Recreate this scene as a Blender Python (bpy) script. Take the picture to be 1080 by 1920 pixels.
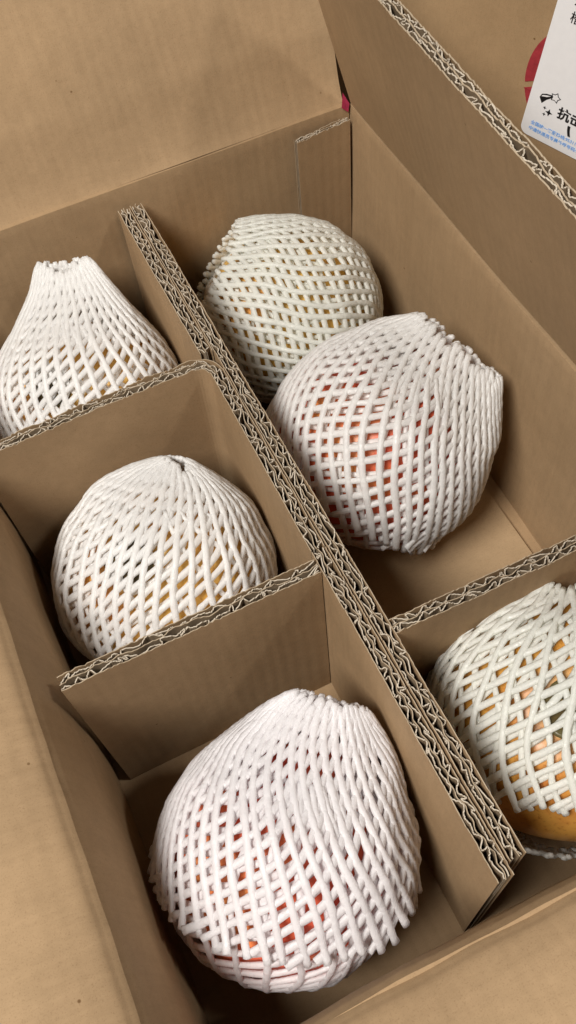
import bpy, math, random
import numpy as np
from mathutils import Matrix, Vector

# ------------------------------------------------------------------ scene
for o in list(bpy.data.objects): bpy.data.objects.remove(o)
SC = bpy.context.scene
COL = SC.collection
random.seed(7); RNG = np.random.default_rng(7)

# camera: held above the near end of the open box, looking down into it
cam = bpy.data.cameras.new('camera'); co = bpy.data.objects.new('camera', cam); COL.objects.link(co)
right = Vector((0.90189369, -0.42643733, -0.06884021)); down = Vector((-0.39778601, -0.7578052, -0.51720167)); fwd = Vector((0.16838663, 0.49384459, -0.85309053))
m3 = Matrix((right, -down, -fwd)).transposed()
co.matrix_world = Matrix.Translation((0.04894446, -0.02062053, 0.43695233)) @ m3.to_4x4()
cam.sensor_fit = 'VERTICAL'; cam.sensor_height = 36.0; cam.lens = 1737.96 / 1920 * 36.0
cam.clip_start = 0.01; cam.clip_end = 50
SC.camera = co

# indoor light: dim warm room, one ceiling lamp over the left, a weaker one over the right
w = bpy.data.worlds.new('World'); SC.world = w; w.use_nodes = True
bg = w.node_tree.nodes['Background']; bg.inputs[0].default_value = (1.0, 0.93, 0.85, 1); bg.inputs[1].default_value = 0.046
def area(name, loc, target, size, power, color):
    l = bpy.data.lights.new(name, 'AREA'); l.shape = 'DISK'; l.size = size; l.energy = power; l.color = color
    o = bpy.data.objects.new(name, l); COL.objects.link(o); o.location = loc
    o.rotation_euler = (Vector(target) - Vector(loc)).to_track_quat('-Z', 'Y').to_euler()
    return o
area('ceiling_lamp', (-0.60, -0.16, 1.38), (0.12, 0.18, 0.05), 0.55, 29, (1.0, 0.965, 0.915))
area('ceiling_lamp', (1.15, -0.40, 1.75), (0.12, 0.18, 0.05), 0.20, 11, (1.0, 0.96, 0.91))
SC.view_settings.view_transform = 'Standard'; SC.view_settings.look = 'None'
SC.view_settings.exposure = 0.0; SC.view_settings.gamma = 1.0; SC.view_settings.use_curve_mapping = False
SC.render.engine = 'CYCLES'; SC.cycles.samples = 128; SC.cycles.max_bounces = 14; SC.cycles.diffuse_bounces = 8; SC.cycles.transmission_bounces = 10

# ------------------------------------------------------------------ dimensions (metres)
W, L, H, HD = 0.2447, 0.3693, 0.1306, 0.119     # inner width, inner length, wall height, divider height
XL, XR = 0.112, 0.1243                          # faces of the long divider
YP1, YP2, YP3 = 0.2531, 0.1391, 0.0995          # cross boards
YE, YS = 0.3660, 0.0070
T = 0.0060                                      # board thickness

# ------------------------------------------------------------------ materials
def new_mat(name):
    m = bpy.data.materials.new(name); m.use_nodes = True
    nt = m.node_tree; b = nt.nodes['Principled BSDF']
    return m, nt, b
def nd(nt, t, **kw):
    n = nt.nodes.new(t)
    for k, v in kw.items():
        if k in n.inputs: n.inputs[k].default_value = v
        else: setattr(n, k, v)
    return n
def noise(nt, vec, scale, detail=2, rough=.5):
    n = nd(nt, 'ShaderNodeTexNoise'); n.inputs['Scale'].default_value = scale; n.inputs['Detail'].default_value = detail
    n.inputs['Roughness'].default_value = rough; nt.links.new(vec, n.inputs['Vector']); return n
def ramp(nt, fac, stops):
    r = nt.nodes.new('ShaderNodeValToRGB'); e = r.color_ramp.elements
    while len(e) > 1: e.remove(e[-1])
    e[0].position, e[0].color = stops[0][0], stops[0][1]
    for p, c in stops[1:]:
        q = e.new(p); q.color = c
    nt.links.new(fac, r.inputs[0]); return r
def mix(nt, fac, a, b, mode='MIX'):
    n = nt.nodes.new('ShaderNodeMix'); n.data_type = 'RGBA'; n.blend_type = mode
    for s, v in ((0, fac), (6, a), (7, b)):
        if hasattr(v, 'is_output'): nt.links.new(v, n.inputs[s])
        else: n.inputs[s].default_value = v
    return n.outputs[2]
def c4(r, g, b): return (r, g, b, 1)

def kraft(name, base, flute_axis=None, spec=0.12, bump=0.06, speck=.7):
    m, nt, b = new_mat(name)
    tc = nt.nodes.new('ShaderNodeTexCoord'); v = tc.outputs['Object']
    big = noise(nt, v, 14, 3); mid = noise(nt, v, 130, 4, .6); fine = noise(nt, v, 1900, 3, .65)
    mp = nt.nodes.new('ShaderNodeMapping'); mp.inputs['Scale'].default_value = (260, 900, 260)
    nt.links.new(v, mp.inputs['Vector']); fib = noise(nt, mp.outputs[0], 1.0, 3, .6)
    d = tuple(x * .90 for x in base); l = tuple(min(1, x * 1.08) for x in base)
    c1 = ramp(nt, big.outputs[0], [(.30, c4(*d)), (.70, c4(*l))]).outputs[0]
    c2 = ramp(nt, mid.outputs[0], [(.30, c4(.93, .93, .92)), (.65, c4(1.03, 1.03, 1.03))]).outputs[0]
    c3 = mix(nt, .8, c1, c2, 'MULTIPLY')
    f3 = ramp(nt, fib.outputs[0], [(.28, c4(.94, .935, .93)), (.6, c4(1.02, 1.02, 1.02))]).outputs[0]
    c4_ = mix(nt, .7, c3, f3, 'MULTIPLY')
    f4 = ramp(nt, fine.outputs[0], [(.30, c4(.50, .45, .40)), (.46, c4(1, 1, 1))]).outputs[0]
    c5 = mix(nt, .55 * speck, c4_, f4, 'MULTIPLY')
    vo = nt.nodes.new('ShaderNodeTexVoronoi'); vo.inputs['Scale'].default_value = 105; nt.links.new(v, vo.inputs['Vector'])
    sp = ramp(nt, vo.outputs['Distance'], [(.04, c4(.45, .38, .30)), (.075, c4(1, 1, 1))]).outputs[0]
    gate = ramp(nt, noise(nt, v, 47, 1).outputs[0], [(.56, c4(0, 0, 0)), (.60, c4(1, 1, 1))]).outputs[0]
    c6 = mix(nt, gate, c5, mix(nt, 1.0, c5, sp, 'MULTIPLY'))
    nt.links.new(c6, b.inputs['Base Color'])
    rr = ramp(nt, big.outputs[0], [(.3, c4(.62, .62, .62)), (.7, c4(.78, .78, .78))]).outputs[0]
    nt.links.new(rr, b.inputs['Roughness']); b.inputs['Specular IOR Level'].default_value = spec
    hsum = nt.nodes.new('ShaderNodeMath'); hsum.operation = 'ADD'; nt.links.new(fib.outputs[0], hsum.inputs[0]); nt.links.new(mid.outputs[0], hsum.inputs[1])
    bp = nt.nodes.new('ShaderNodeBump'); bp.inputs['Strength'].default_value = bump; bp.inputs['Distance'].default_value = .0006
    nt.links.new(hsum.outputs[0], bp.inputs['Height']); last = bp
    if flute_axis is not None:                     # the faint washboard of the corrugation showing through the liner
        sep = nt.nodes.new('ShaderNodeSeparateXYZ'); nt.links.new(v, sep.inputs[0])
        dn = noise(nt, v, 25, 2)
        ma = nt.nodes.new('ShaderNodeMath'); ma.operation = 'MULTIPLY'; ma.inputs[1].default_value = 2 * math.pi / .0057
        nt.links.new(sep.outputs[flute_axis], ma.inputs[0])
        mb = nt.nodes.new('ShaderNodeMath'); mb.operation = 'MULTIPLY_ADD'; mb.inputs[1].default_value = 5.0
        nt.links.new(dn.outputs[0], mb.inputs[0]); nt.links.new(ma.outputs[0], mb.inputs[2])
        sn = nt.nodes.new('ShaderNodeMath'); sn.operation = 'SINE'; nt.links.new(mb.outputs[0], sn.inputs[0])
        sm = nt.nodes.new('ShaderNodeMapping'); sc = [14.0, 14.0, 14.0]; sc[flute_axis] = 330.0; sm.inputs['Scale'].default_value = sc
        nt.links.new(v, sm.inputs['Vector']); sn2 = noise(nt, sm.outputs[0], 1.0, 3, .6)
        st = ramp(nt, sn2.outputs[0], [(.30, c4(.88, .87, .86)), (.62, c4(1.03, 1.03, 1.03))]).outputs[0]
        nt.links.new(mix(nt, .4, c6, st, 'MULTIPLY'), b.inputs['Base Color'])
        b2 = nt.nodes.new('ShaderNodeBump'); b2.inputs['Strength'].default_value = .04; b2.inputs['Distance'].default_value = .0008
        nt.links.new(sn.outputs[0], b2.inputs['Height']); nt.links.new(bp.outputs[0], b2.inputs['Normal']); last = b2
    nt.links.new(last.outputs[0], b.inputs['Normal'])
    return m
KR = (0.385, 0.260, 0.147)
M = {}
M['kraft_x'] = kraft('kraft_flutes_across_x', KR, 0)
M['kraft_y'] = kraft('kraft_flutes_across_y', KR, 1)
M['kraft'] = kraft('kraft_board', (0.455, 0.30, 0.17))
M['divider_x'] = kraft('divider_board_cross', (0.380, 0.256, 0.145), 0, .12, .08, .8)
M['divider_y'] = kraft('divider_board_long', (0.380, 0.256, 0.145), 1, .12, .08, .8)
M['cut_dim'] = kraft('liner_edge', (0.40, 0.315, 0.22), None, .1, .3, .5)
M['pad'] = kraft('pad_board', (.43, .30, .175))
M['flute_shaded'] = kraft('flute_paper_shaded', (0.25, 0.185, 0.12), None, .1, .3, .6)  # brown flute paper, darkened further to put shade into the board's voids
M['cut'] = kraft('cut_paper_edge', (0.52, 0.45, 0.36), None, .1, .3, .4)
M['outer'] = kraft('carton_outside', (0.41, 0.275, 0.150))

def foam(name, tint):
    m, nt, b = new_mat(name)
    tc = nt.nodes.new('ShaderNodeTexCoord'); v = tc.outputs['Object']
    n1 = noise(nt, v, 1100, 2, .6); n2 = noise(nt, v, 60, 2); n3 = noise(nt, v, 420, 2, .5)
    col = ramp(nt, n2.outputs[0], [(.3, c4(*[x * .96 for x in tint])), (.7, c4(*tint))]).outputs[0]
    nt.links.new(col, b.inputs['Base Color'])
    r = ramp(nt, n1.outputs[0], [(.38, c4(.22, .22, .22)), (.62, c4(.62, .62, .62))]).outputs[0]
    nt.links.new(r, b.inputs['Roughness']); b.inputs['Specular IOR Level'].default_value = .55
    ad = nt.nodes.new('ShaderNodeMath'); ad.operation = 'MULTIPLY_ADD'; ad.inputs[1].default_value = .55
    nt.links.new(n1.outputs[0], ad.inputs[0]); nt.links.new(n3.outputs[0], ad.inputs[2])
    bp = nt.nodes.new('ShaderNodeBump'); bp.inputs['Strength'].default_value = .55; bp.inputs['Distance'].default_value = .0007
    nt.links.new(ad.outputs[0], bp.inputs['Height']); nt.links.new(bp.outputs[0], b.inputs['Normal'])
    tr = nt.nodes.new('ShaderNodeBsdfTranslucent'); nt.links.new(col, tr.inputs['Color']); nt.links.new(bp.outputs[0], tr.inputs['Normal'])
    mx = nt.nodes.new('ShaderNodeMixShader'); mx.inputs[0].default_value = .47
    nt.links.new(b.outputs[0], mx.inputs[1]); nt.links.new(tr.outputs[0], mx.inputs[2])
    nt.links.new(mx.outputs[0], nt.nodes['Material Output'].inputs['Surface'])
    return m
M['foam'] = foam('white_foam', (.97, .96, .945))
M['foam_pink'] = foam('white_foam_rosy', (.97, .950, .955))
M['foam_green'] = foam('white_foam_creamy', (.955, .958, .915))

def skin(name, a, bcol, c):
    m, nt, b = new_mat(name)
    tc = nt.nodes.new('ShaderNodeTexCoord'); v = tc.outputs['Object']
    n1 = noise(nt, v, 24, 4, .55); n2 = noise(nt, v, 500, 3, .6); n3 = noise(nt, v, 150, 2)
    col = ramp(nt, n1.outputs[0], [(.32, c4(*a)), (.52, c4(*bcol)), (.70, c4(*c))]).outputs[0]
    s = ramp(nt, n2.outputs[0], [(.30, c4(.55, .38, .25)), (.45, c4(1, 1, 1))]).outputs[0]
    nt.links.new(mix(nt, .7, col, s, 'MULTIPLY'), b.inputs['Base Color'])
    b.inputs['Roughness'].default_value = .38; b.inputs['Specular IOR Level'].default_value = .5
    bp = nt.nodes.new('ShaderNodeBump'); bp.inputs['Strength'].default_value = .25; bp.inputs['Distance'].default_value = .0006
    nt.links.new(n3.outputs[0], bp.inputs['Height']); nt.links.new(bp.outputs[0], b.inputs['Normal'])
    return m
M['skin_y'] = skin('pomegranate_skin_yellow', (.82, .46, .10), (.84, .52, .13), (.78, .27, .07))
M['skin_r'] = skin('pomegranate_skin_red', (.75, .08, .06), (.78, .16, .07), (.80, .40, .10))
M['skin_o'] = skin('pomegranate_skin_ochre', (.55, .24, .04), (.60, .30, .06), (.42, .14, .03))
M['calyx'] = skin('pomegranate_calyx', (.07, .05, .025), (.11, .09, .035), (.16, .08, .03))
M['stamen'] = skin('dried_stamen', (.55, .40, .07), (.50, .33, .06), (.25, .15, .05))

def plain(name, col, rough=.5, var=.06, spec=.4):
    m, nt, b = new_mat(name)
    tc = nt.nodes.new('ShaderNodeTexCoord'); n = noise(nt, tc.outputs['Object'], 300, 3)
    r = ramp(nt, n.outputs[0], [(.3, c4(*[x * (1 - var) for x in col])), (.7, c4(*[min(1, x * (1 + var)) for x in col]))]).outputs[0]
    nt.links.new(r, b.inputs['Base Color']); b.inputs['Roughness'].default_value = rough; b.inputs['Specular IOR Level'].default_value = spec
    return m
M['sticker'] = plain('label_paper', (.90, .90, .91), .38, .015)
M['ink_black'] = plain('ink_black', (.012, .012, .013), .45)
M['ink_blue'] = plain('ink_blue', (.16, .42, .90), .45)
M['ink_red'] = plain('ink_red', (.36, .035, .045), .6, .18)
M['ink_pink'] = plain('ink_magenta', (.36, .025, .07), .55, .15)
M['ground'] = plain('grey_floor_tile', (.20, .17, .14), .4)

# ------------------------------------------------------------------ helpers
def tag(o, label=None, cat=None, group=None, kind=None):
    for k, v in (('label', label), ('category', cat), ('group', group), ('kind', kind)):
        if v: o[k] = v
    return o
def empty(name, loc, **kw):
    o = bpy.data.objects.new(name, None); COL.objects.link(o); o.location = loc; o.empty_display_size = .01
    return tag(o, **kw)
def root_loc(p):
    v = Vector((0, 0, 0))
    while p is not None: v += p.location; p = p.parent
    return np.array(v)
def mesh_obj(name, V, F, mats, parent=None, idx=None, smooth=False):
    """V in world metres; one mesh object, placed under its parent"""
    V = np.asarray(V, float) - root_loc(parent)
    me = bpy.data.meshes.new(name); me.from_pydata(V.tolist(), [], [tuple(map(int, f)) for f in F])
    for mm in (mats if isinstance(mats, (list, tuple)) else [mats]): me.materials.append(mm)
    if idx is not None: me.polygons.foreach_set('material_index', np.asarray(idx, dtype=np.int32))
    me.polygons.foreach_set('use_smooth', np.full(len(me.polygons), smooth))
    me.update()
    o = bpy.data.objects.new(name, me); COL.objects.link(o)
    if parent is not None: o.parent = parent
    return o
def wob(scale, n=5, dim=3, rng=RNG):
    """smooth random function built from a few sines"""
    K = rng.normal(size=(n, dim)) * scale; ph = rng.uniform(0, 6.28, n); am = rng.uniform(.5, 1, n); am /= np.sqrt((am ** 2).sum())
    return lambda P: (np.sin(np.asarray(P) @ K.T + ph) * am).sum(-1)
def resample(pts, step):
    pts = np.asarray(pts, float); d = np.r_[0, np.cumsum(np.linalg.norm(np.diff(pts, axis=0), axis=1))]
    n = max(2, int(round(d[-1] / step)) + 1); s = np.linspace(0, d[-1], n)
    return np.stack([np.interp(s, d, pts[:, k]) for k in range(pts.shape[1])], 1), s

# a paper ribbon standing on edge: centre line P (n,2), thickness t, from zlo to zhi(n,)
def ribbon(P, t, zlo, zhi, xf):
    n = len(P); tan = np.gradient(P, axis=0); tan /= np.linalg.norm(tan, axis=1)[:, None] + 1e-12
    nr = np.stack([-tan[:, 1], tan[:, 0]], 1); A = P + nr * t / 2; B = P - nr * t / 2
    zl = np.full(n, zlo)
    V = np.concatenate([np.c_[A, zl], np.c_[A, zhi], np.c_[B, zhi], np.c_[B, zl]])
    F = []; I = []
    for i in range(n - 1):
        a = i; F += [(a, a + 1, n + a + 1, n + a), (n + a, n + a + 1, 2 * n + a + 1, 2 * n + a), (2 * n + a, 2 * n + a + 1, 3 * n + a + 1, 3 * n + a)]
        I += [0, 1, 0]
    for a in (0, n - 1): F.append((a, n + a, 2 * n + a, 3 * n + a)); I.append(1)
    return xf(V), F, I

def corrugated(parent, path, z0, z1, name='board', thick=T, face='divider_y', xf=lambda v: v, pitch=(.0058, .0050), crush=.35, rag=.0009, flute_depth=.03, paper=(.00036, .00044)):
    """double wall board: liner / flute / liner / flute / liner.  The board is a part, its papers are sub-parts."""
    P, s = resample(path, .0011); n = len(P)
    tan = np.gradient(P, axis=0); tan /= np.linalg.norm(tan, axis=1)[:, None]; nr = np.stack([-tan[:, 1], tan[:, 0]], 1)
    tl = paper[0]
    def edge(z, amp): return z + RNG.normal(size=n) * amp * .35 + wob(180, dim=1)(s[:, None]) * amp * .6
    body = None
    mid_off = wob(420, dim=1)(s[:, None]) * thick * (.04 + .09 * crush)
    def liner(off, nm, par, m0):
        Q = P + nr * (off)[:, None]
        v, f, i = ribbon(Q, tl, z0, edge(z1, rag), xf)
        return mesh_obj(nm, v, f, [m0, M['cut_dim']], par, i)
    half = thick / 2 - tl / 2
    body = liner(np.full(n, half), name, parent, M[face])
    liner(np.full(n, -half) , 'liner', body, M[face])
    liner(mid_off, 'liner', body, M['flute_shaded'])
    for side, pt in zip((1, -1), pitch):
        # the wavy paper between two liners, crushed and leaning unevenly
        nk = int(s[-1] / pt * 2) + 3; lo_hi = np.where(np.arange(nk) % 2 == 0, 1.0, -1.0)
        sk = (np.arange(nk) - 1 + RNG.uniform(0, 1)) * pt / 2 + RNG.normal(size=nk) * pt * .10 * (1 + crush)
        sk = np.sort(sk); ok = lo_hi * np.clip(1 - np.abs(RNG.normal(size=nk)) * crush * .75, .05, 1.0)
        sq = RNG.normal(size=nk) * pt * .13 * (1 + crush)          # how far each crest leans over
        q = np.linspace(0, nk - 1, nk * 9); k0 = np.clip(np.floor(q).astype(int), 0, nk - 2); fr = q - k0; sm = fr * fr * (3 - 2 * fr)
        wv = ok[k0] * (1 - sm) + ok[k0 + 1] * sm
        su = sk[k0] * (1 - fr) + sk[k0 + 1] * fr + (sq[k0] * (1 - sm) + sq[k0 + 1] * sm)
        keep = (su >= 0) & (su <= s[-1]); wv = wv[keep]; su = su[keep]; ns = len(su); u = su
        lo = np.interp(su, s, mid_off); hi = side * half
        off = (lo + hi) / 2 + (hi - lo) / 2 * wv * .88
        C = np.stack([np.interp(su, s, P[:, 0]), np.interp(su, s, P[:, 1])], 1)
        N2 = np.stack([np.interp(su, s, nr[:, 0]), np.interp(su, s, nr[:, 1])], 1)
        Q = C + N2 * off[:, None] + RNG.normal(size=(ns, 2)) * .00010
        zt = z1 - .0004 + RNG.normal(size=ns) * rag * .3 + wob(300, dim=1)(u[:, None]) * rag * .7
        v, f, i = ribbon(Q, paper[1], max(z0, z1 - flute_depth), zt, xf)
        mesh_obj('flute', v, f, [M['flute_shaded'], M['cut']], body, i)
    return body

# a thick bent sheet swept along a straight direction; prof = list of (a, b) inner points, thickness to the left of travel
def sheet(name, parent, prof, t0, t1, to_world, mat, thick=T, step=.0045, dent=.0006, seed=0, pstep=.004):
    Q, s = resample(prof, pstep); n = len(Q)
    tan = np.gradient(Q, axis=0); tan /= np.linalg.norm(tan, axis=1)[:, None]; nr = np.stack([-tan[:, 1], tan[:, 0]], 1)
    ts = np.linspace(t0, t1, max(2, int((t1 - t0) / step))); m = len(ts)
    wf = wob(28, 6, 2, np.random.default_rng(seed)); wf2 = wob(90, 5, 2, np.random.default_rng(seed + 9))
    S, TT = np.meshgrid(s, ts, indexing='ij'); PT = np.stack([S, TT], -1)
    disp = (wf(PT) + .35 * wf2(PT)) * dent
    I = Q[:, None, :] + nr[:, None, :] * disp[..., None]; O = I + nr[:, None, :] * thick
    Vi = np.concatenate([I, TT[..., None]], -1).reshape(-1, 3); Vo = np.concatenate([O, TT[..., None]], -1).reshape(-1, 3)
    V = to_world(np.concatenate([Vi, Vo])); F = []; k = n * m
    g = lambda i, j: i * m + j
    for i in range(n - 1):
        for j in range(m - 1):
            F.append((g(i, j), g(i + 1, j), g(i + 1, j + 1), g(i, j + 1)))
            F.append((k + g(i, j), k + g(i, j + 1), k + g(i + 1, j + 1), k + g(i + 1, j)))
    for i in range(n - 1):
        for j, fl in ((0, 0), (m - 1, 1)): F.append((g(i, j), g(i + 1, j), k + g(i + 1, j), k + g(i, j)))
    for j in range(m - 1):
        for i in (0, n - 1): F.append((g(i, j), g(i, j + 1), k + g(i, j + 1), k + g(i, j)))
    return mesh_obj(name, V, F, mat, parent, smooth=True)
def harden(o, angle=50):
    me = o.data; me.update()
    try: me.set_sharp_from_angle(angle=math.radians(angle))
    except Exception: pass
    return o
def box_mesh(x0, x1, y0, y1, z0, z1):
    V = [(x, y, z) for x in (x0, x1) for y in (y0, y1) for z in (z0, z1)]
    return V, [(0, 1, 3, 2), (4, 6, 7, 5), (0, 4, 5, 1), (2, 3, 7, 6), (0, 2, 6, 4), (1, 5, 7, 3)]

# ------------------------------------------------------------------ ground
gv = [(-3, -3, -T), (3, -3, -T), (3, 3, -T), (-3, 3, -T)]
tag(mesh_obj('ground', gv, [(0, 1, 2, 3)], M['ground']), kind='structure')

# ------------------------------------------------------------------ the open carton
BOX = empty('cardboard_box', (W / 2, L / 2, -T), label='open brown corrugated cardboard box with its four top flaps folded up', cat='box')
v, f = box_mesh(-.004, W + .004, -.004, L + .004, -T + .0003, -.0002)
mesh_obj('bottom_panel', v, f, M['kraft_x'], BOX)
FL = .122
def pol(p, ang, d): return (p[0] + d * math.cos(math.radians(ang)), p[1] + d * math.sin(math.radians(ang)))
# left wall + flap: profile coordinates (a = outward distance from the wall's inner face, b = height)
def fold_profile(bow, flap_ang):
    # the board rolls over softly at the top, with a pressed score line along the crest
    wall = [(0, 0.0), (bow * .6, .030), (bow, .062), (bow * .9, .090), (bow * .3, .106), (.0012, .1170), (.0028, .1225), (.0048, .1262)]
    flap = [wall[-1], (.0060, .1278), (.0066, .1280), (.0072, .1292), (.0086, .1306), (.0105, .1318)]
    st = flap[-1]
    for k in range(5): st = pol(st, flap_ang + (26 - flap_ang) * (1 - k / 4) ** 1.5, .006); flap.append(st)
    flap.append(pol(st, flap_ang, FL - .040))
    return wall, flap
def w_left(V): return np.stack([-V[:, 0], V[:, 2], V[:, 1]], 1)
def w_near(V): return np.stack([V[:, 2], -V[:, 0], V[:, 1]], 1)
def w_back(V): return np.stack([V[:, 2], L + V[:, 0], V[:, 1]], 1)
def w_right(V): return np.stack([W + V[:, 0], V[:, 2], V[:, 1]], 1)
# (a,b) profiles run upward, so the left-hand normal points to -a; flip by negative thickness to grow outward
wl, fl = fold_profile(-.0022, 9)
harden(sheet('wall', BOX, wl, -.0005, L + .0005, w_left, M['kraft_y'], -T, seed=3, dent=.0004, pstep=.0011))
harden(sheet('flap', BOX, fl, .002, L - .004, w_left, M['kraft_y'], -T, seed=4, dent=.0009, pstep=.0011))
wn, fn = fold_profile(.0012, 4)
harden(sheet('wall', BOX, wn, -.0005, W + .0005, w_near, M['kraft_x'], -T, seed=5, dent=.0008, pstep=.0011))
harden(sheet('flap', BOX, fn, .002, W - .002, w_near, M['kraft_x'], -T, seed=6, dent=.0012, pstep=.0011))
# back wall + flap leaning back
wb = [(0, 0), (.0004, H * .5), (0, H - .003), (.0003, H - .0012)]
fb0 = [(.0010, H - .0008), (.0022, H + .0004)]; fb = fb0 + [pol(fb0[-1], 62 + 2 * k, .012 * k) for k in range(1, 4)]
fb.append(pol(fb[-1], 66, FL - .04))
harden(sheet('wall', BOX, wb, -.0005, W + .0005, w_back, M['kraft_x'], -T, seed=7, dent=.0006, pstep=.003))
harden(sheet('flap', BOX, fb, .003, W - .001, w_back, M['kraft_x'], -T, seed=8, dent=.0012, pstep=.003))
# right wall; its flap leans in over the box and shows its corrugated edge
wr = [(0, 0), (.0006, H * .5), (0, H - .004), (.0004, H - .0012)]
harden(sheet('wall', BOX, wr, -.0005, L + .0005, w_right, M['kraft_y'], -T, seed=10, dent=.0006, pstep=.003))
def xf_flap(V):      # V = (u along the fold, v across the thickness, z up the flap)
    y = V[:, 0]; k = np.clip((L - y) / L, 0, 1)
    lean = np.radians(103.5 + 4.0 * k + 1.5 * np.sin(V[:, 2] / FL * 1.4))
    dx = np.cos(lean); dz = np.sin(lean); th = V[:, 1]
    wv = wob(30, 4, 2, np.random.default_rng(21))(np.stack([y, V[:, 2]], 1)) * .0006
    x = W + .0007 + dx * V[:, 2] + dz * (th + T / 2 + wv); z = H + .0005 + dz * V[:, 2] - dx * (th + T / 2 + wv) * 1.0
    return np.stack([x, y, z], 1)
def corr_flap():
    corrugated(BOX, [(L - .0015, 0), (.003, 0)], 0.0, .107, name='flap', face='kraft_y', xf=xf_flap, pitch=(.0062, .0052), crush=.75, rag=.0009, flute_depth=.2, paper=(.00055, .00055))
corr_flap()
# the glue tab of the carton lapped over the back wall in the corner
tb = corrugated(BOX, [(W - .0335, L - .0052), (W - .0020, L - .0022), (W - .0008, L - .0021)], .0005, H - .0075, name='glue_tab', thick=.0034, face='kraft_x', crush=.8, rag=.0007)
# red print showing where the liner tore at the corner
mesh_obj('red_print', [(W - .0042, L - .0012, H - .0008), (W - .0006, L - .0016, H - .0042), (W + .0002, L - .0016, H + .0005), (W - .0026, L + .0005, H + .0066), (W - .0030, L + .0002, H + .0040)], [(0, 1, 2, 3, 4)], M['ink_pink'], BOX)

# ------------------------------------------------------------------ divider insert
DIV = empty('cardboard_divider', ((XL + XR) / 2, L / 2, 0), label='corrugated cardboard divider insert splitting the box into compartments', cat='divider')
z0 = .0006
xl = XL + T / 2; xr = XR - T / 2 + .0003
arc = [(xl - .009 + .009 * math.sin(a), YP1 - .009 + .009 * math.cos(a)) for a in np.linspace(0, math.pi / 2, 8)]
corrugated(DIV, [(.0035, YP1 - .0015), (.06, YP1)] + arc + [(xl, YP2 + .004)], z0, HD, name='folded_panel', pitch=(.0054, .0060), crush=.7)
corrugated(DIV, [(xl, YP2 + .0035), (xl, YS)], z0, HD, name='center_panel', pitch=(.0054, .0060), crush=.75)
corrugated(DIV, [(xl - .0008, YE), (xl, YP1 + .004)], z0, HD, name='center_panel', pitch=(.0056, .0060), crush=.75)
corrugated(DIV, [(xr - .0006, YE + .001), (xr, .2), (xr + .0004, YS + .004)], z0, HD, name='center_panel', pitch=(.0058, .0054), crush=.75)
corrugated(DIV, [(.0052, YP2 - .0035), (.05, YP2 - .0030), (XL - .0004, YP2 - .0030)], z0, HD, name='cross_panel', face='divider_x', thick=.0064, pitch=(.0062, .0056), crush=.75)
corrugated(DIV, [(XR + .0006, YP3 + .001), (W - .003, YP3 - .001)], z0, HD, name='cross_panel', face='divider_x', thick=.0062, pitch=(.0056, .0060), crush=.45)

# ------------------------------------------------------------------ pomegranates and their foam nets
def frame(axis, spin=0.0, wide=None):
    a = np.array(axis, float); a /= np.linalg.norm(a)
    if wide is not None:
        e1 = np.array(wide, float); e1 -= a * (e1 @ a); e1 /= np.linalg.norm(e1); return a, e1, np.cross(a, e1)
    r = np.array([1., 0, 0]) if abs(a[0]) < .8 else np.array([0, 1., 0])
    e1 = np.cross(a, r); e1 /= np.linalg.norm(e1); e2 = np.cross(a, e1)
    return a, e1 * math.cos(spin) + e2 * math.sin(spin), -e1 * math.sin(spin) + e2 * math.cos(spin)

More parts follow.
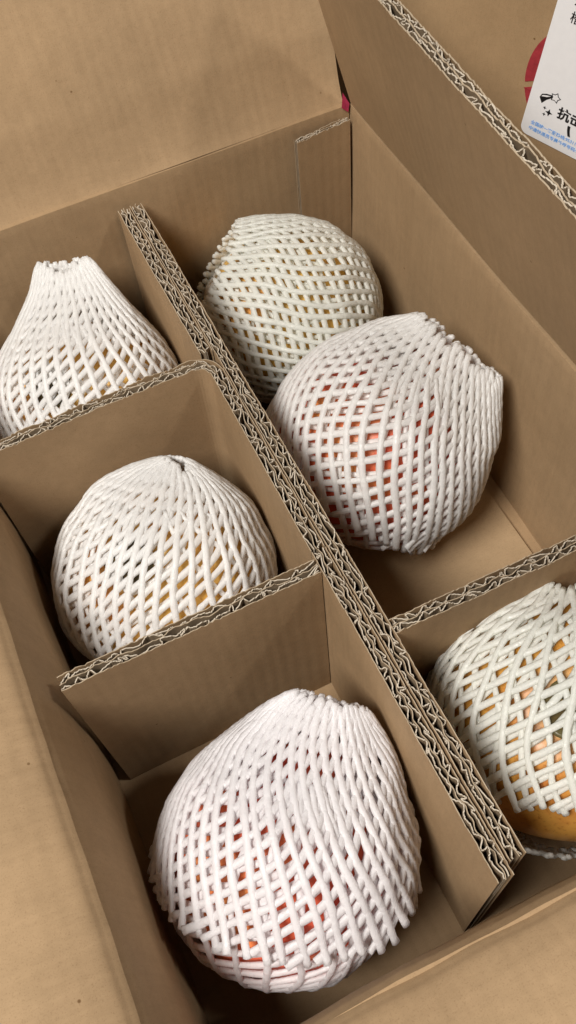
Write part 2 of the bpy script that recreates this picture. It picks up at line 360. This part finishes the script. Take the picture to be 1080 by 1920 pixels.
def pomegranate(c, R, crown, mat, label, seed):
    rng = np.random.default_rng(seed); a, e1, e2 = frame(crown)
    root = empty('pomegranate', (c[0], c[1], c[2] - R), label=label, cat='pomegranate', group='pomegranates in the box')
    nt_, np_ = 56, 40; wf = wob(2.2, 5, 3, rng); V = []
    for i in range(np_ + 1):
        th = math.pi * i / np_
        for j in range(nt_):
            ph = 2 * math.pi * j / nt_
            d = np.array([math.sin(th) * math.cos(ph), math.sin(th) * math.sin(ph), math.cos(th)])
            rr = R * (1 - .018 * (1 - math.cos(6 * ph)) * math.sin(th) ** 2 * .5 + .012 * wf(d))
            hh = d[2] * rr * .97
            if d[2] > .93: hh -= (d[2] - .93) * .05            # shallow dip round the crown
            V.append(c + a * hh + e1 * d[0] * rr + e2 * d[1] * rr)
    F = [(i * nt_ + j, i * nt_ + (j + 1) % nt_, (i + 1) * nt_ + (j + 1) % nt_, (i + 1) * nt_ + j) for i in range(np_) for j in range(nt_)]
    body = mesh_obj('fruit_body', V, F, mat, root, smooth=True)
    # crown: a short six-pointed cup with dried stamens
    V = []; n = 36; top = R * .955
    rings = [(.0100, -.004), (.0095, .0), (.0104, .0020), (.0088, .0022), (.0070, .0), (.001, -.0018)]
    for k, (r, h) in enumerate(rings):
        for j in range(n):
            ph = 2 * math.pi * j / n; pt = abs(math.cos(3 * ph)); hh = h + (pt * .0012 if k in (2, 3) else 0); rr = r * (1 + (.10 * pt if k in (2, 3) else 0))
            V.append(c + a * (top + hh - .001) + e1 * rr * math.cos(ph) + e2 * rr * math.sin(ph))
    F = [(k * n + j, k * n + (j + 1) % n, (k + 1) * n + (j + 1) % n, (k + 1) * n + j) for k in range(len(rings) - 1) for j in range(n)]
    cr = mesh_obj('crown', V, F, M['calyx'], root, smooth=True)
    V = []; F = []
    for k in range(26):
        q = rng.uniform(-1, 1, 2) * .0062; b0 = c + a * (top - .002) + e1 * q[0] + e2 * q[1]; tip = b0 + a * rng.uniform(.0015, .003) + (e1 * q[0] + e2 * q[1]) * .3
        s = .0006; o = len(V)
        V += [b0 + e1 * s, b0 + e2 * s, b0 - e1 * s, b0 - e2 * s, tip + e1 * s, tip + e2 * s, tip - e1 * s, tip - e2 * s]
        F += [(o, o + 1, o + 5, o + 4), (o + 1, o + 2, o + 6, o + 5), (o + 2, o + 3, o + 7, o + 6), (o + 3, o, o + 4, o + 7), (o + 4, o + 5, o + 6, o + 7)]
    tag(mesh_obj('stamens', V, F, M['stamen'], cr), kind='stuff')
    return root

def hull_profile(R, hn, rn, h_tail, sharp=1.0):
    """meridian (h, r) from the net's neck end down over a ball of radius R to its tail"""
    pts = []
    if rn is not None:
        best = None
        for th in np.linspace(.05, math.pi / 2, 400):     # tangent point on the ball
            h, r = R * math.cos(th), R * math.sin(th)
            cr = (hn - h) * math.cos(th) + (rn - r) * math.sin(th)
            if cr <= 0 or th == math.pi / 2: best = th; break
        # tangent: the neck point must not lie outside the tangent line there
        ths = np.linspace(.05, math.pi / 2, 400); val = [(hn * math.cos(t) + rn * math.sin(t)) - R for t in ths]
        k = [i for i in range(400) if val[i] > 0]; th0 = ths[k[-1]] if k else math.acos(min(1, hn / R))
        h0, r0 = R * math.cos(th0), R * math.sin(th0)
        for t in np.linspace(0, 1, 14)[:-1]:
            sag = -.0022 * math.sin(math.pi * t) * sharp
            pts.append((hn + (h0 - hn) * t, rn + (r0 - rn) * t + sag))
    else:
        th0 = math.acos(hn / R)
    th1 = math.acos(max(-1, h_tail / R))
    for th in np.linspace(th0, th1, 60): pts.append((R * math.cos(th), R * math.sin(th)))
    return np.array(pts)

def strand_mesh(P, Nrm, rt, rr, rng, ends):
    n = len(P); K = 8
    tan = np.gradient(P, axis=0); tan /= np.linalg.norm(tan, axis=1)[:, None] + 1e-12
    Nn = Nrm - tan * (Nrm * tan).sum(1)[:, None]; Nn /= np.linalg.norm(Nn, axis=1)[:, None] + 1e-12
    B = np.cross(tan, Nn)
    s = np.arange(n); lump = 1 + .07 * np.sin(s * rng.uniform(.5, 1.0) + rng.uniform(0, 6)) + .05 * np.sin(s * 1.9 + rng.uniform(0, 6)) + rng.normal(size=n) * .025
    lump[0] *= .72; lump[-1] *= ends; 
    if ends < 1: lump[-2] *= 1.05
    an = np.arange(K) / K * 2 * math.pi
    V = P[:, None, :] + B[:, None, :] * (np.cos(an)[None, :, None] * (rt * lump)[:, None, None]) + Nn[:, None, :] * (np.sin(an)[None, :, None] * (rr * lump)[:, None, None])
    V = V + rng.normal(size=V.shape) * .00006
    V = V.reshape(-1, 3)
    i = np.arange(n - 1)[:, None] * K; j = np.arange(K)[None, :]; j2 = (j + 1) % K
    F = np.stack([i + j, i + j2, i + K + j2, i + K + j], -1).reshape(-1, 4)
    F = [tuple(x) for x in F.tolist()] + [tuple(range(K - 1, -1, -1)), tuple(range((n - 1) * K, n * K))]
    return V, F

def foam_net(c, axis, R, hn, rn, h_tail, label, mat, N=40, ell=.0072, tau=0.0, flat=0.0, spin=0.0, wide=None, seed=1, swell=.0, rt=.00158, flare=.0, sag=1.0, wave=.02, jag=.002, njag=None, hem=None, notch=None, group='foam nets on the pomegranates'):
    """sleeve of two crossing families of foam strands pulled over a fruit.  ell = length of a strand between two crossings,
    tau = how far the sleeve is twisted about its axis (1 turns one family meridional)"""
    rng = np.random.default_rng(seed); c = np.array(c, float); a, e1, e2 = frame(axis, spin, wide)
    root = empty('foam_net', (c[0], c[1], c[2] - R), label=label, cat='foam net', group=group)
    prof = hull_profile(R, hn, rn, h_tail, sag)
    # smooth the join of neck and ball
    for _ in range(6): prof[1:-1] = .25 * prof[:-2] + .5 * prof[1:-1] + .25 * prof[2:]
    Q, s = resample(prof, .0009); h, r = Q[:, 0], Q[:, 1]
    half = math.pi * r / N
    dphi = (math.pi / N) / np.sqrt(np.maximum(ell ** 2 - half ** 2, (.45 * ell) ** 2))
    Phi = np.r_[0, np.cumsum(.5 * (dphi[1:] + dphi[:-1]) * np.diff(s))]
    wn = wob(1.6, 5, 3, rng); wn2 = wob(5.0, 5, 3, rng); wt = wob(1.9, 4, 3, rng)
    for fam in (1, -1):
        for i in range(N):
            cut = rng.uniform(0, jag); st = rng.uniform(0, jag * .6 if njag is None else njag)
            ph0 = 2 * math.pi * (i + .25 * (fam > 0)) / N
            if notch is not None:
                dd = (ph0 - notch[0] + math.pi) % (2 * math.pi) - math.pi; st += notch[1] * math.exp(-(dd / .45) ** 2)
            k = (s >= st) & (s <= s[-1] - cut)
            if hem is not None:                              # slanting hem: the sleeve reaches furthest towards hem[0]
                pa = ph0 + Phi * (fam + tau); hd = np.array(hem[0]) / np.linalg.norm(hem[0])
                reach = np.cos(pa) * (e1 @ hd) + np.sin(pa) * (e2 @ hd)
                bad = np.nonzero(s > s[-1] - cut - hem[1] * (1 - reach) / 2)[0]
                if len(bad): k &= np.arange(len(s)) < bad[0]
            hh, r2, ss = h[k], r[k], s[k]
            ph = 2 * math.pi * (i + .25 * (fam > 0)) / N + Phi[k] * (fam + tau) + rng.normal() * .09 * math.pi / N
            ph = ph + .13 * math.pi / N * np.sin(ss * rng.uniform(90, 200) + rng.uniform(0, 6.28))
            Dw = (e1[None] * np.cos(ph)[:, None] + e2[None] * np.sin(ph)[:, None]) * (r2 / R)[:, None] + a * (hh / R)[:, None]
            ph = ph + 1.5 * math.pi / N * wt(Dw)
            nk = np.clip((hh - R * .55) / max(hn - R * .55, 1e-4), 0, 1) ** 1.3 * flat
            D = e1[None] * np.cos(ph)[:, None] + e2[None] * np.sin(ph)[:, None]
            U = np.concatenate([D * (r2 / R)[:, None], (hh / R)[:, None]], 1)[:, :3]
            off = .00032 * fam + swell
            lay = r2 * (1 + wave * (.5 * wn(D * (r2 / R)[:, None] + a * (hh / R)[:, None])) ) + off + .0007 * wn2(D * (r2 / R)[:, None] + a * (hh / R)[:, None])
            lay = lay + flare * np.clip((ss - (ss[-1] - .012)) / .012, 0, 1) ** 2 * rng.uniform(.2, 1.4)
            P = c + a[None] * hh[:, None] + (e1[None] * (np.cos(ph) * (1 + .55 * nk))[:, None] + e2[None] * (np.sin(ph) * (1 - nk))[:, None]) * lay[:, None]
            P = P[::2] if len(P) > 30 else P; D2 = (D + a[None] * (hh / R)[:, None])[::2] if len(D) > 30 else D + a[None] * (hh / R)[:, None]
            V, F = strand_mesh(P, D2, rt * rng.uniform(.86, 1.02), rt * .70, rng, 1.08)
            mesh_obj('strand', V, F, mat, root, smooth=True)
    return root

def n3(x): return np.array(x, float)
WR = (.90, -.43, -.07)          # across the necks
# --- fruit by the back wall, left compartment
cA = n3((.0605, .311, .057))
pomegranate(cA, .0452, (-.35, -.37, .86), M['skin_y'], 'pomegranate under the net whose gathered neck stands up, back left compartment', 11)
foam_net(cA, (.24, .60, .76), .0470, .044, None, -.044, 'inner white foam net of the pomegranate in the back left compartment', M['foam'], seed=12, spin=.6, ell=.0078, tau=.1, N=32, rt=.0013)
foam_net(cA, (.22, .60, .77), .0503, .0730, .0070, -.040, 'white foam net with gathered neck standing against the back wall', M['foam'], seed=13, wide=WR, flat=.93, tau=-.35, ell=.0068, sag=2.0, njag=.004, notch=(4.45, .006), N=38)
# --- fruit beside the glue tab
cB = n3((.1815, .3185, .0545))
pomegranate(cB, .0458, (.3, -.7, -.6), M['skin_y'], 'pomegranate standing in the back right corner by the glue tab', 21)
foam_net(cB, (-.50, .62, .60), .0475, .044, None, -.0455, 'inner white foam net of the pomegranate in the back right corner', M['foam_green'], seed=22, ell=.0092, tau=.35, N=27, rt=.0013)
foam_net(cB, (-.66, .52, .54), .0508, .0500, .0240, -.049, 'short creamy white foam net open towards the divider, in the back right corner', M['foam_green'], seed=23, wide=(.3, .55, .5), flat=.25, tau=-.20, ell=.0064, jag=.006, sag=.3, N=40)
# --- fruit leaning in the right compartment
cC = n3((.1808, .2130, .0595))
pomegranate(cC, .0500, (-.1, -.45, -.85), M['skin_r'], 'pomegranate under the wide necked net beside the right wall', 31)
foam_net(cC, (.60, .10, .75), .0518, .050, None, -.0505, 'inner white foam net of the pomegranate beside the right wall', M['foam'], seed=32, ell=.0084, tau=-.3, N=29, rt=.0014)
foam_net(cC, (.70, .05, .70), .0555, .0640, .0150, -.0260, 'white foam net with a wide flattened neck reaching to the right wall', M['foam'], seed=33, wide=(.44, -.82, -.38), flat=.80, tau=.10, ell=.0066, flare=.003, jag=.007, njag=.005, sag=.4, N=44, rt=.0017)
# --- fruit in the middle left compartment
cD = n3((.0585, .1975, .0525))
pomegranate(cD, .0468, (-.27, -.24, .93), M['skin_y'], 'pomegranate with its crown showing through the net in the middle left compartment', 41)
foam_net(cD, (.30, .42, .85), .0486, .045, None, -.045, 'inner white foam net of the pomegranate in the middle left compartment', M['foam'], seed=42, spin=.3, ell=.0120, tau=-.5, rt=.0013, N=20, notch=(5.0, .005))
foam_net(cD, (.44, .53, .72), .0513, .0575, .0025, -.047, 'white foam net with a small ragged tuft on top, in the middle left compartment', M['foam'], seed=43, wide=WR, flat=.5, tau=-.85, ell=.0078, rt=.00160, jag=.005, njag=.006, N=40, sag=-.5, notch=(5.2, .006))
# --- near fruit, double net
cE = n3((.0562, .0590, .0525))
pomegranate(cE, .0466, (.75, -.2, -.6), M['skin_r'], 'red pomegranate under two overlapping nets in the near left compartment', 51)
foam_net(cE, (.45, .50, .74), .0488, .046, None, -.0478, 'inner white foam net with square mesh round the base of the red pomegranate', M['foam_pink'], seed=52, ell=.0084, tau=-.9, rt=.0015, N=30)
foam_net(cE, (.57, .50, .65), .0515, .0690, .0085, -.0190, 'rosy white foam net with ragged lower hem on the red pomegranate, neck against the divider', M['foam_pink'], seed=53, wide=WR, flat=.88, tau=-.10, ell=.0062, flare=.0030, jag=.004, njag=.004, rt=.00165, sag=.2, N=44, hem=((-.75, .30, .3), .020))
# --- fruit in the near right compartment
cF = n3((.1825, .0570, .0570))
pomegranate(cF, .0508, (-.24, -.19, .95), M['skin_o'], 'ochre pomegranate with bare skin below its net in the near right compartment', 61)
foam_net(cF, (.20, .70, .68), .0526, .050, None, -.0180, 'inner white foam net on the ochre pomegranate in the near right compartment', M['foam_green'], seed=62, spin=.5, tau=-.6, ell=.0094, jag=.004, rt=.0014, N=28)
foam_net(cF, (.36, .74, .57), .0552, .058, .012, -.0250, 'outer white foam net of square mesh in the near right compartment', M['foam_green'], seed=63, spin=.2, tau=-1.0, ell=.0090, jag=.006, rt=.0015, flare=.001, N=32)
foam_net(cF, (.30, .62, .72), .0550, -.0440, None, -.0525, 'scrap of white foam net under the base of the ochre pomegranate', M['foam_green'], seed=64, spin=.4, ell=.0078, njag=.004, rt=.0015, N=30)

# --- loose pad on the floor of the right compartment, its corner rounded
pc = [(XR + .001, .352), (XR + .001, YP3 + .009)] + [(W - .0075 - .008 + .008 * math.sin(t), YP3 + .0165 - .008 * math.cos(t)) for t in np.linspace(0, math.pi / 2, 7)] + [(W - .0075, .352)]
V = [(x, y, .0004) for x, y in pc] + [(x, y, .0034) for x, y in pc]; n = len(pc)
tag(mesh_obj('cardboard_pad', V, [tuple(range(n, 2 * n)), tuple(range(n - 1, -1, -1))] + [(i, (i + 1) % n, n + (i + 1) % n, n + i) for i in range(n)], [M['pad']]), 'loose cardboard pad with a rounded corner on the floor of the right compartment', 'pad')

# ------------------------------------------------------------------ the closed carton beyond, with print and shipping label
P0 = n3((0.33195455, 0.3176549, 0.0)); nn = n3((-0.89100652, -0.4539905, 0)); uu = n3((0.4539905, -0.89100652, 0))
CAR = empty('closed_carton', tuple(P0 - n3((0, 0, T))), label='closed brown carton with a red round print standing beyond the open box', cat='carton')
def on_face(u, v, d=0.0): return P0 + uu * u + nn * d + n3((0, 0, v))
D = .24
def slab(name, u0, u1, v0, v1, d0, d1, mat):
    V = [on_face(u, v, d) for u in (u0, u1) for d in (d0, d1) for v in (v0, v1)]
    return mesh_obj(name, V, [(0, 1, 3, 2), (4, 6, 7, 5), (0, 4, 5, 1), (2, 3, 7, 6), (0, 2, 6, 4), (1, 5, 7, 3)], mat, CAR)
slab('front_panel', -.20, .16, -T, .26, -.005, 0, M['outer'])
slab('back_panel', -.20, .16, -T, .26, -D, -D + .005, M['outer'])
slab('side_panel', -.20, -.195, -T, .26, -D + .0052, -.0052, M['outer'])
slab('side_panel', .155, .16, -T, .26, -D + .0052, -.0052, M['outer'])
slab('top_flap', -.20, .16, .2602, .265, -D / 2 + .0006, 0, M['outer'])
slab('top_flap', -.20, .16, .2602, .265, -D, -D / 2 - .0006, M['outer'])
def red_half(sgn):
    pts = []
    for k in range(65):
        t = 2 * math.pi * k / 64; pts.append((.010 + .0232 * math.cos(t), .1420 + .0300 * math.sin(t)))
    ln = lambda u: .1388 + (u + .007) * .45 + (.0016 if sgn > 0 else -.0016)
    out = []
    for (u, v) in pts:
        if (v - ln(u)) * sgn >= 0: out.append((u, v))
        else: out.append((u, ln(u)))
    n = len(out); cu, cv = .012, .1420 + sgn * .012
    V = [on_face(cu, cv, .0003)] + [on_face(u, v, .0003) for u, v in out]
    mesh_obj('red_print', V, [(0, i, i + 1) for i in range(1, n)], M['ink_red'], CAR)
red_half(1); red_half(-1)
# label
ang = math.radians(-6.5); ca, sa = math.cos(ang), math.sin(ang); LU, LV = -.0113, .1098
def on_label(x, y, d): return on_face(LU + x * ca - y * sa, LV + x * sa + y * ca, d)
LAB = empty('shipping_label', tuple(on_label(.05, 0, .0006)), label='white shipping label with black and blue print stuck on the closed carton', cat='label')
out = []; w_, h_, rc = .100, .130, .0045
for (cx, cy, a0) in ((w_ - rc, h_ - rc, 0), (rc, h_ - rc, 90), (rc, rc, 180), (w_ - rc, rc, 270)):
    for k in range(9): t = math.radians(a0 + k * 90 / 8); out.append((cx + rc * math.cos(t), cy + rc * math.sin(t)))
n = len(out); V = [on_label(x, y, .0005) for x, y in out] + [on_label(x, y, .0007) for x, y in out]
mesh_obj('label_sheet', V, [tuple(range(n, 2 * n))] + [(i, (i + 1) % n, n + (i + 1) % n, n + i) for i in range(n)], M['sticker'], LAB)
def text(name, s, x, y, size, mat, bold=0.0, squeeze=1.0):
    cu = bpy.data.curves.new(name, 'FONT'); cu.body = s; cu.size = size; cu.offset = bold; cu.resolution_u = 3
    to = bpy.data.objects.new(name, cu); COL.objects.link(to); bpy.context.view_layer.update()
    me = to.evaluated_get(bpy.context.evaluated_depsgraph_get()).to_mesh()
    V = np.array([v.co[:] for v in me.vertices]).reshape(-1, 3); F = [tuple(p.vertices) for p in me.polygons]
    bpy.data.objects.remove(to)
    if len(V) == 0: return
    mesh_obj(name, [on_label(x + v[0] * squeeze, y + v[1], .00085) for v in V], F, mat, LAB)
text('blue_lettering', '全国统一客服热线:95311', .0048, .0076, .00255, M['ink_blue'], .00005)
text('blue_lettering', '中通快递员专属外呼号码:95311', .0045, .0040, .00255, M['ink_blue'], .00005)
text('black_lettering', '抗击', .0172, .0182, .0072, M['ink_black'], .00022)
text('black_lettering', '榴', .0084, .0672, .0062, M['ink_black'], .00005)
text('black_lettering', '石', .0084, .0742, .0062, M['ink_black'], .00005)
def poly(name, pts, mat, d): mesh_obj(name, [on_label(x, y, d) for x, y in pts], [tuple(range(len(pts)))], mat, LAB)
# shooting star mark and sparkles
star = []
for k in range(10):
    t = math.radians(80 + 36 * k); r = .0031 if k % 2 == 0 else .0018; star.append((.0138 + r * math.cos(t), .0275 + r * math.sin(t)))
tail = [(.0054, .0240), (.0062, .0262), (.0085, .0273), (.0120, .0280), (.0118, .0262), (.0095, .0242), (.0074, .0212)]
poly('star_tail', tail, M['ink_black'], .00080)
poly('star_tail_gap', [(.0062, .0248), (.0068, .0258), (.0090, .0266), (.0113, .0271), (.0092, .0257)], M['sticker'], .00084)
poly('star', star, M['ink_black'], .00086)
poly('star_fill', [(.0138 + (x - .0138) * .76, .0275 + (y - .0275) * .76) for x, y in star], M['sticker'], .00090)
for x, y, r in ((.0127, .0180, .0022), (.0098, .0196, .0011), (.0104, .0160, .0011)):
    poly('sparkle', [(x + (r if k % 2 == 0 else r * .38) * math.cos(k * math.pi / 4), y + (r if k % 2 == 0 else r * .38) * math.sin(k * math.pi / 4)) for k in range(8)], M['ink_black'], .00085)
sw = [(.0262 - .0016 * math.sin(t) , .0105 + .0058 * t / 1.6) for t in np.linspace(0, 1.6, 8)]
poly('black_lettering', [(x, y) for x, y in sw] + [(x + .0016, y) for x, y in reversed(sw)], M['ink_black'], .00085)
